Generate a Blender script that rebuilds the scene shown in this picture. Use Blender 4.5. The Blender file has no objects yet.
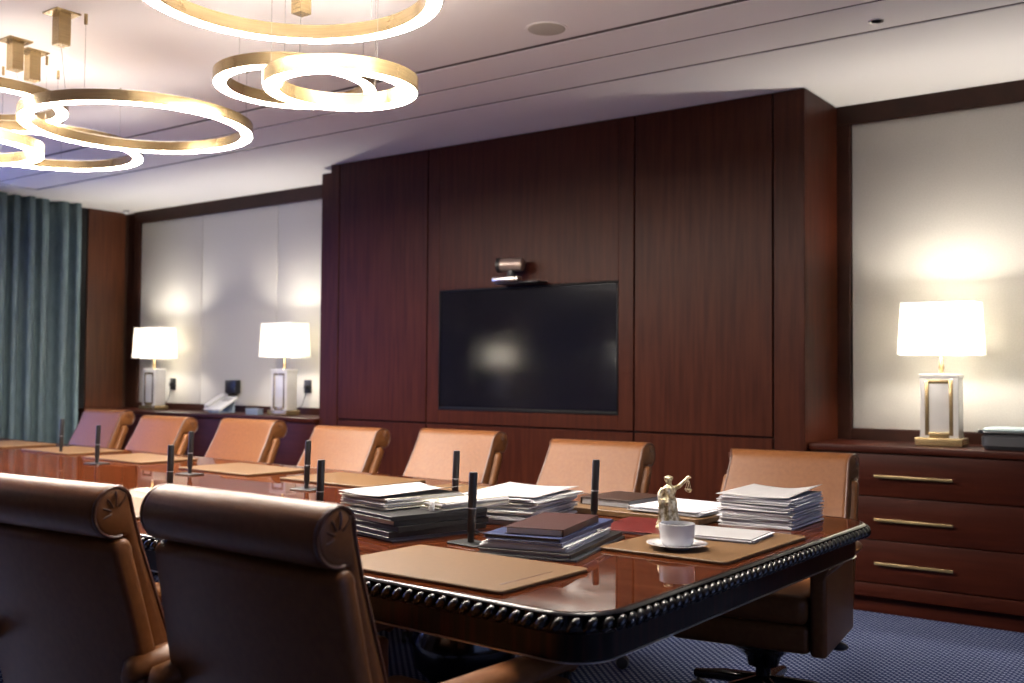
import bpy, bmesh, math, random
from mathutils import Vector, Matrix
random.seed(7)
PI = math.pi
sc = bpy.context.scene
EXPO = 0.90
COL = sc.collection

# ------------------------------------------------------------------ helpers
def link(o):
    COL.objects.link(o); return o

def obj(name, bm, m, parent=None, smooth=40, loc=None, rot=None):
    me = bpy.data.meshes.new(name)
    bmesh.ops.recalc_face_normals(bm, faces=bm.faces)
    bm.to_mesh(me); bm.free()
    ms = m if isinstance(m, (list, tuple)) else [m]
    for k in ms: me.materials.append(k)
    if smooth:
        for p in me.polygons: p.use_smooth = True
        me.set_sharp_from_angle(angle=math.radians(smooth))
    o = link(bpy.data.objects.new(name, me))
    if parent is not None: o.parent = parent
    if loc: o.location = loc
    if rot: o.rotation_euler = rot
    return o

def tag(o, label, cat, group=None):
    o['label'] = label; o['category'] = cat
    if group: o['group'] = group
    return o

def thing(name, label, cat, loc=(0, 0, 0), rz=0.0, group=None):
    o = link(bpy.data.objects.new(name, None))
    o.empty_display_size = .1
    o.location = loc; o.rotation_euler = (0, 0, rz)
    return tag(o, label, cat, group)

def struct(o):
    o['kind'] = 'structure'; return o

def dup(root, loc, rz, label=None, group=None):
    def cp(o, par):
        c = o.copy(); COL.objects.link(c)
        if par is not None: c.parent = par
        for ch in [k for k in bpy.data.objects if k.parent == o]:
            cp(ch, c)
        return c
    r = cp(root, None)
    r.location = loc; r.rotation_euler = (0, 0, rz)
    if label: r['label'] = label
    if group: r['group'] = group
    return r

def B(): return bmesh.new()

def box(bm, c, s, bev=0.0, seg=2, rz=0.0, M=None, mi=0):
    t = bmesh.new()
    bmesh.ops.create_cube(t, size=1.0)
    for v in t.verts: v.co = Vector((v.co.x*s[0], v.co.y*s[1], v.co.z*s[2]))
    if bev > 0:
        bmesh.ops.bevel(t, geom=list(t.edges), offset=min(bev, min(s)*.49), segments=seg, affect='EDGES', profile=.5)
    mat = Matrix.Translation(Vector(c)) @ Matrix.Rotation(rz, 4, 'Z')
    if M is not None: mat = mat @ M
    merge(bm, t, mat, mi); return bm

def merge(bm, t, mat=None, mi=0):
    mp = {}
    for v in t.verts: mp[v] = bm.verts.new(mat @ v.co if mat is not None else v.co)
    for f in t.faces:
        try:
            nf = bm.faces.new([mp[v] for v in f.verts]); nf.material_index = mi if mi else f.material_index
        except ValueError: pass
    t.free()

def lathe(bm, prof, n=24, c=(0, 0, 0), mat=None, mi=0, fold=None):
    t = bmesh.new(); rings = []
    for r, z in prof:
        ring = []
        for i in range(n):
            a = 2*PI*i/n; rr = r if fold is None else r*fold(a, z)
            ring.append(t.verts.new((c[0]+rr*math.cos(a), c[1]+rr*math.sin(a), c[2]+z)))
        rings.append(ring)
    for a, b in zip(rings, rings[1:]):
        for i in range(n):
            j = (i+1) % n
            t.faces.new((a[i], a[j], b[j], b[i]))
    for ring, r in ((rings[0], prof[0][0]), (rings[-1], prof[-1][0])):
        if r > 1e-5:
            try: t.faces.new(ring)
            except ValueError: pass
    bmesh.ops.remove_doubles(t, verts=t.verts, dist=1e-6)
    merge(bm, t, mat, mi); return bm

def tube(bm, pts, r, n=8, closed=False, mi=0, cap=True):
    pts = [Vector(p) for p in pts]; m = len(pts); rings = []
    rad = r if isinstance(r, (list, tuple)) else [r]*m
    ref = None
    for i, p in enumerate(pts):
        if closed: d = (pts[(i+1) % m]-pts[i-1])
        else: d = pts[min(i+1, m-1)]-pts[max(i-1, 0)]
        d = d.normalized()
        if ref is None:
            ref = d.orthogonal().normalized()
        else:
            ref = (ref-d*ref.dot(d))
            ref = ref.normalized() if ref.length > 1e-6 else d.orthogonal().normalized()
        b = d.cross(ref)
        rings.append([bm.verts.new(p+ref*rad[i]*math.cos(2*PI*k/n)+b*rad[i]*math.sin(2*PI*k/n)) for k in range(n)])
    prs = list(zip(rings, rings[1:]))
    if closed: prs.append((rings[-1], rings[0]))
    for a, b in prs:
        for k in range(n):
            j = (k+1) % n
            f = bm.faces.new((a[k], a[j], b[j], b[k])); f.material_index = mi
    if not closed and cap:
        for q in (rings[0], rings[-1]):
            f = bm.faces.new(q); f.material_index = mi
    return bm

def ball(bm, c, s, u=12, v=8, M=None, mi=0):
    t = bmesh.new(); bmesh.ops.create_uvsphere(t, u_segments=u, v_segments=v, radius=1.0)
    mat = Matrix.Translation(Vector(c)) @ (M if M is not None else Matrix()) @ Matrix.Diagonal((s[0], s[1], s[2], 1))
    merge(bm, t, mat, mi); return bm

def loft(bm, rings, closed_ring=True, cap=True, mi=0):
    vs = [[bm.verts.new(p) for p in r] for r in rings]
    n = len(vs[0])
    for a, b in zip(vs, vs[1:]):
        for i in range(n if closed_ring else n-1):
            j = (i+1) % n
            f = bm.faces.new((a[i], a[j], b[j], b[i])); f.material_index = mi
    if cap:
        for q in (vs[0], vs[-1]):
            try: f = bm.faces.new(q); f.material_index = mi
            except ValueError: pass
    return bm

def rrect(w, d, r, seg=6):
    """rounded rectangle outline centred on the origin"""
    out = []
    for cx, cy, a0 in ((w/2-r, d/2-r, 0), (-w/2+r, d/2-r, PI/2), (-w/2+r, -d/2+r, PI), (w/2-r, -d/2+r, 3*PI/2)):
        for k in range(seg+1):
            a = a0+PI/2*k/seg
            out.append((cx+r*math.cos(a), cy+r*math.sin(a)))
    return out

def slab(bm, outline, z0, z1, bev=0.002, mi=0):
    n = len(outline)
    def ins(d):
        res = []
        for i in range(n):
            p, a, b = Vector(outline[i]), Vector(outline[i-1]), Vector(outline[(i+1) % n])
            t = (b-a)
            if t.length < 1e-9: res.append(p); continue
            t = t.normalized(); res.append(p+Vector((-t.y, t.x))*d)
        return res
    rings = []
    for d, z in ((bev, z0), (0, z0+bev), (0, z1-bev), (bev, z1)):
        rings.append([(q.x, q.y, z) for q in (ins(d) if d else [Vector(o) for o in outline])])
    return loft(bm, rings, mi=mi)

# ------------------------------------------------------------------ materials
def nodes(name):
    m = bpy.data.materials.new(name); m.use_nodes = True
    nt = m.node_tree; b = nt.nodes['Principled BSDF']
    return m, nt, b

def plain(name, col, rough=.5, metal=0.0, coat=0.0, spec=None, coat_rough=.05, sheen=0):
    m, nt, b = nodes(name)
    b.inputs['Base Color'].default_value = (*col, 1)
    b.inputs['Roughness'].default_value = rough
    b.inputs['Metallic'].default_value = metal
    b.inputs['Coat Weight'].default_value = coat
    b.inputs['Coat Roughness'].default_value = coat_rough
    if spec is not None: b.inputs['Specular IOR Level'].default_value = spec
    if sheen: b.inputs['Sheen Weight'].default_value = sheen
    return m

def varied(name, c1, c2, scale=(1, 1, 1), nscale=5.0, rough=.5, coat=0.0, bump=0.0, detail=4.0, metal=0.0, lo=.35, hi=.65, coat_rough=.05, spec=None, bdist=.002):
    m, nt, b = nodes(name)
    tc = nt.nodes.new('ShaderNodeTexCoord'); mp = nt.nodes.new('ShaderNodeMapping')
    mp.inputs['Scale'].default_value = scale
    nz = nt.nodes.new('ShaderNodeTexNoise'); nz.inputs['Scale'].default_value = nscale; nz.inputs['Detail'].default_value = detail
    rp = nt.nodes.new('ShaderNodeValToRGB')
    rp.color_ramp.elements[0].position = lo; rp.color_ramp.elements[0].color = (*c1, 1)
    rp.color_ramp.elements[1].position = hi; rp.color_ramp.elements[1].color = (*c2, 1)
    L = nt.links.new
    L(tc.outputs['Object'], mp.inputs['Vector']); L(mp.outputs['Vector'], nz.inputs['Vector'])
    L(nz.outputs['Fac'], rp.inputs['Fac']); L(rp.outputs['Color'], b.inputs['Base Color'])
    b.inputs['Roughness'].default_value = rough; b.inputs['Metallic'].default_value = metal
    b.inputs['Coat Weight'].default_value = coat; b.inputs['Coat Roughness'].default_value = coat_rough
    if spec is not None: b.inputs['Specular IOR Level'].default_value = spec
    if bump:
        bp = nt.nodes.new('ShaderNodeBump'); bp.inputs['Strength'].default_value = bump; bp.inputs['Distance'].default_value = bdist
        L(nz.outputs['Fac'], bp.inputs['Height']); L(bp.outputs['Normal'], b.inputs['Normal'])
    return m

def emit(name, col, strength):
    m, nt, b = nodes(name)
    b.inputs['Base Color'].default_value = (.8, .8, .8, 1)
    b.inputs['Emission Color'].default_value = (*col, 1)
    b.inputs['Emission Strength'].default_value = strength
    return m

M = {}
M['wood'] = varied('mahogany_veneer', (0.0272, 0.00528, 0.00216), (0.048, 0.0108, 0.00432), (9, 9, .55), 4.0, rough=.40, detail=6, spec=.12)
M['woodl'] = varied('brown_mahogany_veneer', (0.0544, 0.01664, 0.00704), (0.0864, 0.0288, 0.01216), (9, 9, .55), 4.0, rough=.35, detail=6, spec=.4)
M['woodh'] = varied('mahogany_drawer', (0.0272, 0.00512, 0.0024), (0.0416, 0.00848, 0.004), (.6, 9, 9), 4.0, rough=.40, detail=6, spec=.12)
M['trimwood'] = varied('dark_trim_wood', (0.0208, 0.0068, 0.004), (0.032, 0.0104, 0.006), (3, 3, 3), 3.0, rough=.4, spec=.2)
M['gap'] = plain('shadow_gap_black', (.004, .003, .003), .8)
M['ebony'] = varied('striped_ebony', (0.0024, 0.0016, 0.00136), (0.032, 0.006, 0.0036), (24, 24, .35), 3.0, rough=.3, coat=.08, detail=5, lo=.45, hi=.78, spec=.2)
M['black'] = plain('black_lacquer', (.005, .004, .004), .17, coat=.2, spec=.4)
M['ttop'] = varied('polished_table_veneer', (0.0256, 0.00512, 0.00192), (0.064, 0.01632, 0.00512), (.5, 9, 1), 3.0, rough=.6, spec=.0, coat=.62, coat_rough=.012, detail=7, lo=.3, hi=.7)
M['leather'] = varied('tan_leather', (.116, .0425, .0132), (.136, .0520, .0168), (1, 1, 1), 60.0, rough=.40, bump=.06, spec=.20, bdist=.001)
M['leatherd'] = plain('dark_leather_piping', (0.064, 0.02048, 0.0096), .4)
M['pad'] = varied('blotter_leather', (.104, .0555, .0225), (.116, .0625, .0262), (1, 1, 1), 80.0, rough=.45, bump=.05, spec=.3, bdist=.0006)
M['padedge'] = plain('blotter_edge', (0.0832, 0.0352, 0.016), .5)
M['brass'] = varied('brushed_brass', (0.34, 0.2422, 0.1148), (0.459, 0.34, 0.1785), (1, 1, 40), 6.0, rough=.27, metal=.72)
M['diffuser'] = emit('ring_diffuser_lit', (1.0, .90, .79), 82.0)
M['ceiling_fill_strong'] = emit('added_ceiling_fill_strong', (1.0, .91, .84), 30.0)  # stronger added glow, for rings whose ceiling patch is out of view
M['ceiling_fill'] = emit('added_ceiling_fill', (1.0, .90, .82), 3.2)  # added glow on the ring tops, fills the ceiling with light
M['fabric'] = varied('woven_wall_fabric', (.50, .485, .44), (.56, .54, .495), (1, 1, 1), 140.0, rough=.9, bump=.15)
M['ceil'] = plain('ceiling_paint', (.90, .875, .85), .85)
M['slot'] = plain('dark_ceiling_slot', (.10, .085, .075), .8)
M['wallp'] = varied('rear_wall_veneer', (.018, .007, .0045), (.028, .011, .0065), (6, 6, .5), 4.0, rough=.5)
M['curtain'] = varied('teal_grey_curtain', (.125, .185, .205), (.165, .235, .255), (1, 1, .3), 30.0, rough=.75)
M['plastic'] = plain('black_plastic', (.012, .012, .013), .38)
M['plasticg'] = plain('grey_plastic', (.30, .30, .31), .4)
M['phone'] = plain('pale_phone_plastic', (.55, .55, .55), .4)
M['silver'] = plain('satin_silver', (.65, .63, .60), .28, metal=1.0)
M['wire'] = plain('grey_wire', (.16, .15, .14), .5)
M['chrome'] = plain('chrome', (.75, .75, .76), .12, metal=1.0)
M['screen'] = plain('dark_screen_glass', (.004, .004, .007), .10, spec=.6)
M['bezel'] = plain('matt_black_bezel', (.005, .005, .006), .5, spec=.12)
M['camgrey'] = plain('camera_taupe_metal', (.34, .27, .24), .35, metal=.7)
M['paper'] = varied('white_paper', (0.24, 0.2344, 0.2384), (0.264, 0.2584, 0.2624), (1, 1, 200), 6.0, rough=.8)  # darker copy of white paper, toned down for strongly lit tops
M['paper2'] = varied('cool_paper', (.46, .455, .49), (.54, .535, .57), (1, 1, 200), 6.0, rough=.8)
M['paper3'] = varied('cream_paper', (.50, .475, .40), (.58, .555, .48), (1, 1, 200), 6.0, rough=.8)
M['blackf'] = plain('black_folder', (0.00784, 0.00728, 0.0084), .33)
M['bluef'] = plain('blue_folder', (0.0208, 0.0304, 0.084), .42, spec=.25)
M['lilacf'] = plain('lilac_folder', (0.096, 0.104, 0.168), .5, spec=.25)
M['navyf'] = plain('navy_folder', (.022, .024, .034), .4)
M['darkpages'] = plain('dark_page_block', (.05, .048, .048), .6)
M['redf'] = plain('red_folder', (0.068, 0.0048, 0.004), .45, spec=.2)
M['maroon'] = varied('maroon_leatherette', (0.0272, 0.0068, 0.00576), (0.0352, 0.0092, 0.0076), (1, 1, 1), 90, rough=.45, bump=.1, spec=.25)
M['brownb'] = varied('brown_leatherette', (0.0272, 0.0124, 0.0084), (0.0352, 0.0168, 0.0112), (1, 1, 1), 90, rough=.45, bump=.1, spec=.25)
M['pages'] = plain('book_pages', (.58, .55, .47), .8)
M['stack'] = varied('white_paper_edge_lift', (.56, .555, .56), (.64, .635, .64), (1, 1, 200), 6.0, rough=.8)  # white paper lightened in colour to lift the dim edges of the stacks
M['string'] = plain('white_string', (0.42, 0.4144, 0.392), .8)
M['china'] = plain('white_china', (.50, .50, .515), .12, coat=.4)
M['coffee'] = plain('coffee', (.03, .012, .006), .1)
M['gold'] = varied('antiqued_gold', (.22, .17, .09), (.72, .64, .45), (1, 1, 1), 70.0, rough=.35, metal=.75, lo=.38, hi=.6)
M['marble'] = varied('white_marble', (0.592, 0.576, 0.536), (0.68, 0.672, 0.64), (1, 1, 1), 7.0, rough=.3, coat=.3)
M['slate'] = plain('blue_grey_card', (.16, .20, .25), .5)
M['tealcl'] = plain('pale_teal_lid', (.36, .44, .44), .45)
M['pouch'] = plain('charcoal_case', (.035, .035, .038), .55)
M['white'] = plain('white_plastic', (.8, .8, .8), .4)
M['speaker'] = plain('speaker_mesh', (.50, .47, .40), .8)

def shade_mat():
    m, nt, b = nodes('lamp_shade_linen')
    nt.nodes.remove(b); out = nt.nodes['Material Output']
    d = nt.nodes.new('ShaderNodeBsdfDiffuse'); d.inputs['Color'].default_value = (.85, .84, .80, 1)
    t = nt.nodes.new('ShaderNodeBsdfTranslucent'); t.inputs['Color'].default_value = (.95, .93, .88, 1)
    mx = nt.nodes.new('ShaderNodeMixShader'); mx.inputs[0].default_value = .45
    nt.links.new(d.outputs[0], mx.inputs[1]); nt.links.new(t.outputs[0], mx.inputs[2]); nt.links.new(mx.outputs[0], out.inputs['Surface'])
    return m
M['shade'] = shade_mat()

def carpet_mat():
    m, nt, b = nodes('blue_dotted_carpet')
    N = nt.nodes.new; L = nt.links.new
    tc = N('ShaderNodeTexCoord')
    def dots(off):
        mp = N('ShaderNodeMapping'); mp.inputs['Scale'].default_value = (1/.036, 1/.036, 0); mp.inputs['Location'].default_value = (off, off, 0)
        fr = N('ShaderNodeVectorMath'); fr.operation = 'FRACTION'
        sb = N('ShaderNodeVectorMath'); sb.operation = 'SUBTRACT'; sb.inputs[1].default_value = (.5, .5, 0)
        ln = N('ShaderNodeVectorMath'); ln.operation = 'LENGTH'
        mr = N('ShaderNodeMapRange'); mr.inputs['From Min'].default_value = .26; mr.inputs['From Max'].default_value = .14
        mr.inputs['To Min'].default_value = 0; mr.inputs['To Max'].default_value = 1
        L(tc.outputs['Object'], mp.inputs['Vector']); L(mp.outputs[0], fr.inputs[0]); L(fr.outputs[0], sb.inputs[0]); L(sb.outputs[0], ln.inputs[0])
        L(ln.outputs['Value'], mr.inputs['Value']); return mr.outputs[0]
    mx = N('ShaderNodeMath'); mx.operation = 'MAXIMUM'
    L(dots(0), mx.inputs[0]); L(dots(.5), mx.inputs[1])
    c = N('ShaderNodeMix'); c.data_type = 'RGBA'
    c.inputs['A'].default_value = (.015, .027, .088, 1); c.inputs['B'].default_value = (.25, .28, .39, 1)
    L(mx.outputs[0], c.inputs['Factor']); L(c.outputs['Result'], b.inputs['Base Color'])
    b.inputs['Roughness'].default_value = .95
    b.inputs['Specular IOR Level'].default_value = .1
    return m
M['carpet'] = carpet_mat()

def glass_mat():
    m, nt, b = nodes('window_glass')
    nt.nodes.remove(b); out = nt.nodes['Material Output']
    t = nt.nodes.new('ShaderNodeBsdfTransparent'); g = nt.nodes.new('ShaderNodeBsdfGlossy'); g.inputs['Roughness'].default_value = .02
    mx = nt.nodes.new('ShaderNodeMixShader'); mx.inputs[0].default_value = .06
    nt.links.new(t.outputs[0], mx.inputs[1]); nt.links.new(g.outputs[0], mx.inputs[2]); nt.links.new(mx.outputs[0], out.inputs['Surface'])
    return m
M['glass'] = glass_mat()

# ------------------------------------------------------------------ room shell
XL, XR, YB, YF, ZC = -9.14, 1.7, 5.98, -.62, 2.80
def boxes(name, lst, m, kind=True, bev=0, parent=None):
    bm = B()
    for x0, x1, y0, y1, z0, z1 in lst:
        box(bm, ((x0+x1)/2, (y0+y1)/2, (z0+z1)/2), (x1-x0, y1-y0, z1-z0), bev)
    o = obj(name, bm, m, parent, smooth=0)
    if kind: struct(o)
    return o
boxes('floor', [(XL-.1, XR+.1, YF-.1, YB+.1, -.08, 0)], M['carpet'])
# ceiling: flat bands with thin recessed slots between them
g1, g2, ga = 4.02, 4.35, 4.722
w1, w2, wa = .020, .013, .016
xa = -8.58
boxes('ceiling', [
    (xa+wa, XR+.1, YF-.1, g1-w1, ZC, ZC+.004),
    (xa+wa, XR+.1, g1+w1, g2-w2, ZC, ZC+.004),
    (xa+wa, XR+.1, g2+w2, ga-wa, ZC, ZC+.004),
    (XL-.1, XR+.1, ga+wa, YB+.1, ZC, ZC+.004),
    (XL-.1, xa-wa, YF-.1, ga+wa, ZC, ZC+.004),
    ], M['ceil'])
boxes('ceiling_slots', [(XL-.1, XR+.1, YF-.1, YB+.1, ZC+.004, ZC+.12)], M['slot'])
boxes('wall_back', [(XL-.1, XR+.1, YB, YB+.1, 0, ZC+.03)], M['trimwood'])
boxes('wall_front', [(XL-.1, XR+.1, YF-.1, YF, 0, ZC+.03)], M['wallp'])
boxes('wall_right', [(XR, XR+.1, YF, .3, 0, ZC+.03), (XR, XR+.1, 3.0, YB, 0, ZC+.03), (XR, XR+.1, .3, 3.0, 0, .55), (XR, XR+.1, .3, 3.0, 2.5, ZC+.03)], M['wallp'])
w2 = boxes('window_2', [(XR+.01, XR+.09, .3, .36, .55, 2.5), (XR+.01, XR+.09, 2.94, 3.0, .55, 2.5), (XR+.01, XR+.09, 1.62, 1.68, .55, 2.5),
                        (XR+.01, XR+.09, .36, 2.94, .55, .61), (XR+.01, XR+.09, .36, 2.94, 2.44, 2.5)], M['trimwood'])
bm = B(); box(bm, (XR+.05, 1.65, 1.525), (.008, 2.58, 1.83)); obj('pane', bm, M['glass'], w2, 0)
wy0, wy1, wz0, wz1 = .75, 4.05, .55, 2.65
boxes('wall_left', [(XL-.1, XL, YF, wy0, 0, ZC+.03), (XL-.1, XL, wy1, YB, 0, ZC+.03),
                    (XL-.1, XL, wy0, wy1, 0, wz0), (XL-.1, XL, wy0, wy1, wz1, ZC+.03)], M['wallp'])
wn = boxes('window_1', [(XL-.09, XL-.01, wy0, wy0+.06, wz0, wz1), (XL-.09, XL-.01, wy1-.06, wy1, wz0, wz1),
                        (XL-.09, XL-.01, wy0+.06, wy1-.06, wz0, wz0+.06), (XL-.09, XL-.01, wy0+.06, wy1-.06, wz1-.06, wz1),
                        (XL-.09, XL-.01, (wy0+wy1)/2-.03, (wy0+wy1)/2+.03, wz0+.06, wz1-.06)], M['trimwood'])
bm = B(); box(bm, (XL-.05, (wy0+wy1)/2, (wz0+wz1)/2), (.008, wy1-wy0-.12, wz1-wz0-.12)); obj('pane', bm, M['glass'], wn, 0)

# fabric wall panels set in dark frames on the back wall
def fabric_panel(name, x0, x1, z0, z1, seams):
    root = None
    xs = [x0]+list(seams)+[x1]
    bm = B()
    for a, b in zip(xs, xs[1:]):
        box(bm, ((a+b)/2, YB-.008, (z0+z1)/2), (b-a-.006, .03, z1-z0), .006, 2)
    return struct(obj(name, bm, M['fabric'], root, 30))
fabric_panel('wall_back_panel', -8.88, -5.92, .945, 2.685, (-7.93, -6.90))
fabric_panel('wall_back_panel', -1.953, 1.5, .936, 2.69, (1.0,))
def frame(name, x0, x1, z0, z1):
    y0, y1 = YB-.045, YB+.0
    boxes(name, [(x0-.085, x0, y0, y1, z0-.07, z1+.0), (x0-.085, x1, y0, y1, z1, ZC), (x0, x1, y0, y1, z0-.09, z0)], M['trimwood'], bev=.004)
frame('trim_1', -8.88, -5.92, .945, 2.685)
frame('trim_2', -1.953, 1.5, .936, 2.69)
boxes('trim_3', [(-5.9, -1.99, YB-.02, YB, 2.6, ZC)], M['trimwood'])
# wooden return panel at the left end of the room, beside the curtain
boxes('wall_left_panel', [(XL, XL+.03, 5.535, YB-.05, 0, ZC)], M['woodl'])
boxes('trim_4', [(XL, XL+.012, 5.44, 5.535, 0, ZC)], M['gap'])

# media wall: a box of veneer panels projecting from the back wall
MY = 5.42
x_l, x_r = -5.69, -2.03
boxes('wall_media', [(x_l+.02, x_r-.02, MY+.07, YB, 0, ZC), (x_l+.02, -4.62, MY+.02, MY+.07, 0, ZC), (-3.18, x_r-.02, MY+.02, MY+.07, 0, ZC), (-4.62, -3.18, MY+.02, MY+.07, 0, .98), (-4.62, -3.18, MY+.02, MY+.07, 1.812, ZC), (-5.86, x_l+.06, MY+.085, YB, 0, ZC-.035)], M['gap'])
bm = B()
def mp(x0, x1, z0, z1): box(bm, ((x0+x1)/2, MY+.012, (z0+z1)/2), (x1-x0, .024, z1-z0), .0025, 1)
g = .005
seams = [x_l, -5.594, -4.722, -3.082, -2.21, x_r]
TVx0, TVx1, TVz0, TVz1 = -4.612, -3.190, .988, 1.805
zs = .893
for i, (a, b) in enumerate(zip(seams, seams[1:])):
    a2 = a if i == 0 else a+g
    b2 = b if i == 4 else b-g
    if i in (0, 4):
        mp(a2, b2, 0.0, ZC-.004); continue
    mp(a2, b2, 0.0, zs-g)
    if i == 2:
        t0, t1 = zs+g, ZC-.004
        mp(a2, TVx0, t0, t1); mp(TVx1, b2, t0, t1); mp(TVx0, TVx1, t0, TVz0); mp(TVx0, TVx1, TVz1, t1)
    else:
        mp(a2, b2, zs+g, ZC-.004)
box(bm, (x_r-.012, (MY+.024+YB)/2, ZC/2-.002), (.024, YB-MY-.024, ZC-.004), .002, 1)      # right return
box(bm, (x_l+.012, (MY+.024+MY+.09)/2, ZC/2-.002), (.024, .066, ZC-.004), .002, 1)
box(bm, (-5.775, MY+.082, ZC/2-.02), (.17, .024, ZC-.045), .002, 1)                   # stepped left stile
box(bm, (-5.853, (MY+.095+YB)/2, ZC/2-.02), (.016, YB-MY-.095, ZC-.045), .002, 1)
struct(obj('wall_media_panels', bm, M['wood'], None, 30))
# a small base kick
boxes('baseboard_back', [(x_l, x_r, MY-.012, MY, 0, .08)], M['trimwood'])

# ------------------------------------------------------------------ television and camera
tv = thing('television', 'large black switched-off screen set flush in the dark wood wall', 'television', ((TVx0+TVx1)/2, MY, TVz0))
w, h = TVx1-TVx0, TVz1-TVz0
bm = B(); box(bm, (0, .035, h/2), (w-.002, .05, h-.002), .003); obj('body', bm, M['plastic'], tv)
bm = B(); box(bm, (0, .0065, h/2+.006), (w-.03, .006, h-.038), 0); obj('screen', bm, M['screen'], tv, 0)
bm = B()
for cx, cz, sx, sz in ((0, .009, w, .018), (0, h-.006, w, .012), (-w/2+.006, h/2, .012, h-.03), (w/2-.006, h/2, .012, h-.03)):
    box(bm, (cx, .003, cz), (sx, .014, sz), .002)
obj('bezel', bm, M['bezel'], tv)

vc = thing('conference_camera', 'taupe conference camera on a small silver stand above the wall screen', 'camera', (-3.93, 5.33, 1.812))
bm = B(); box(bm, (.05, .03, .006), (.34, .115, .010), .003); obj('shelf', bm, M['plastic'], vc)
bm = B(); box(bm, (-.005, -.045, .026), (.205, .05, .026), .006); obj('stand_bar', bm, M['silver'], vc)
bm = B(); lathe(bm, [(.034, .035), (.028, .05), (.026, .085)], 16, (.0, 0, 0)); obj('neck', bm, M['plastic'], vc)
bm = B(); R = Matrix.Translation((0, 0, .122)) @ Matrix.Rotation(math.radians(-72), 4, 'Z') @ Matrix.Rotation(PI/2, 4, 'X')
lathe(bm, [(.0, -.080), (.034, -.080), (.042, -.072), (.042, .070), (.038, .077), (.0, .077)], 24, mat=R); obj('camera_body', bm, M['camgrey'], vc)
bm = B(); lathe(bm, [(.046, .074), (.046, .096), (.038, .096), (.033, .082), (.0, .080)], 24, mat=R); obj('lens', bm, M['plastic'], vc)

# ------------------------------------------------------------------ sideboards
def sideboard(name, label, x0, x1, zt, kind, group, y0=5.47, y1=5.97, flip=1):
    cx = (x0+x1)/2; W = x1-x0
    t = thing(name, label, 'sideboard', (cx, y0, 0), 0 if flip == 1 else PI, group)
    D = y1-y0; z1 = zt-.035
    bm = B(); box(bm, (0, D/2+.012, (z1+.09)/2), (W-.002, D-.024, z1-.09), .002)
    obj('body', bm, M['gap'] if False else M['trimwood'], t)
    bm = B(); box(bm, (0, D/2+.025, .045), (W-.002, D-.05, .09), .002); obj('plinth', bm, M['woodh'], t)
    if kind == 'drawers':
        hz = (z1-.165)/3
        bm = B(); box(bm, (0, .012, .125), (W-.006, .024, .066), .002); obj('bottom_rail', bm, M['woodh'], t)
        for k in range(3):
            zc = .162+hz*(k+.5)
            bm = B(); box(bm, (0, .012, zc), (W-.006, .024, hz-.006), .002); d = obj('drawer', bm, M['woodh'], t)
            bm = B(); box(bm, (0, -.022, zc-.006), (.385, .010, .014), .002)
            for s in (-1, 1): box(bm, (s*.165, -.008, zc-.006), (.010, .026, .010), .001)
            obj('handle', bm, M['brass'], d)
    else:
        for s in (-1, 1):
            bm = B(); box(bm, (s*W/4, .012, (z1+.095)/2), (W/2-.006, .024, z1-.1), .002); obj('door', bm, M['woodh'], t)
    return t
ZR, ZL = .872, .888
sideboard('sideboard', 'three-drawer mahogany sideboard unit with long brass bar handles, right of wall screen', -2.025, -.94, ZR, 'drawers', None)
sideboard('sideboard', 'mahogany drawer unit under the dark case, cut by the right edge of picture', -.938, .15, ZR, 'drawers', None)
sideboard('sideboard', 'mahogany drawer unit farthest right, under the second right-hand lamp', .152, 1.24, ZR, 'drawers', None)
gl = 'dark sideboard units under the left lamps'
sideboard('sideboard', 'dark door unit of the left sideboard, next to the wood panelled corner', -9.10, -8.03, ZL, 'doors', gl)
sideboard('sideboard', 'dark door unit of the left sideboard, below the desk phone', -8.028, -6.95, ZL, 'doors', gl)
sideboard('sideboard', 'dark door unit of the left sideboard, next to the dark media wall', -6.948, -5.872, ZL, 'doors', gl)
bm = B(); box(bm, ((-2.025+1.24)/2, 5.712, ZR-.0175), (3.265, .522, .034), .004)
tag(obj('sideboard_worktop', bm, M['woodh']), 'mahogany top board running along the right-hand sideboard under the lamp', 'worktop')
bm = B(); box(bm, ((-9.10-5.872)/2, 5.712, ZL-.0175), (3.226, .522, .034), .004)
tag(obj('sideboard_worktop', bm, M['woodh']), 'dark top board of the left-hand sideboard under the pair of lamps', 'worktop')
# the opposite side of the room, seen mirrored in the screen
bm = B(); box(bm, (-7.5, YF+.27, ZL/2), (3.2, .5, ZL), .004)
rs = tag(obj('sideboard', bm, M['wallp']), 'long dark sideboard against the opposite wall behind the camera', 'sideboard')

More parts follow.
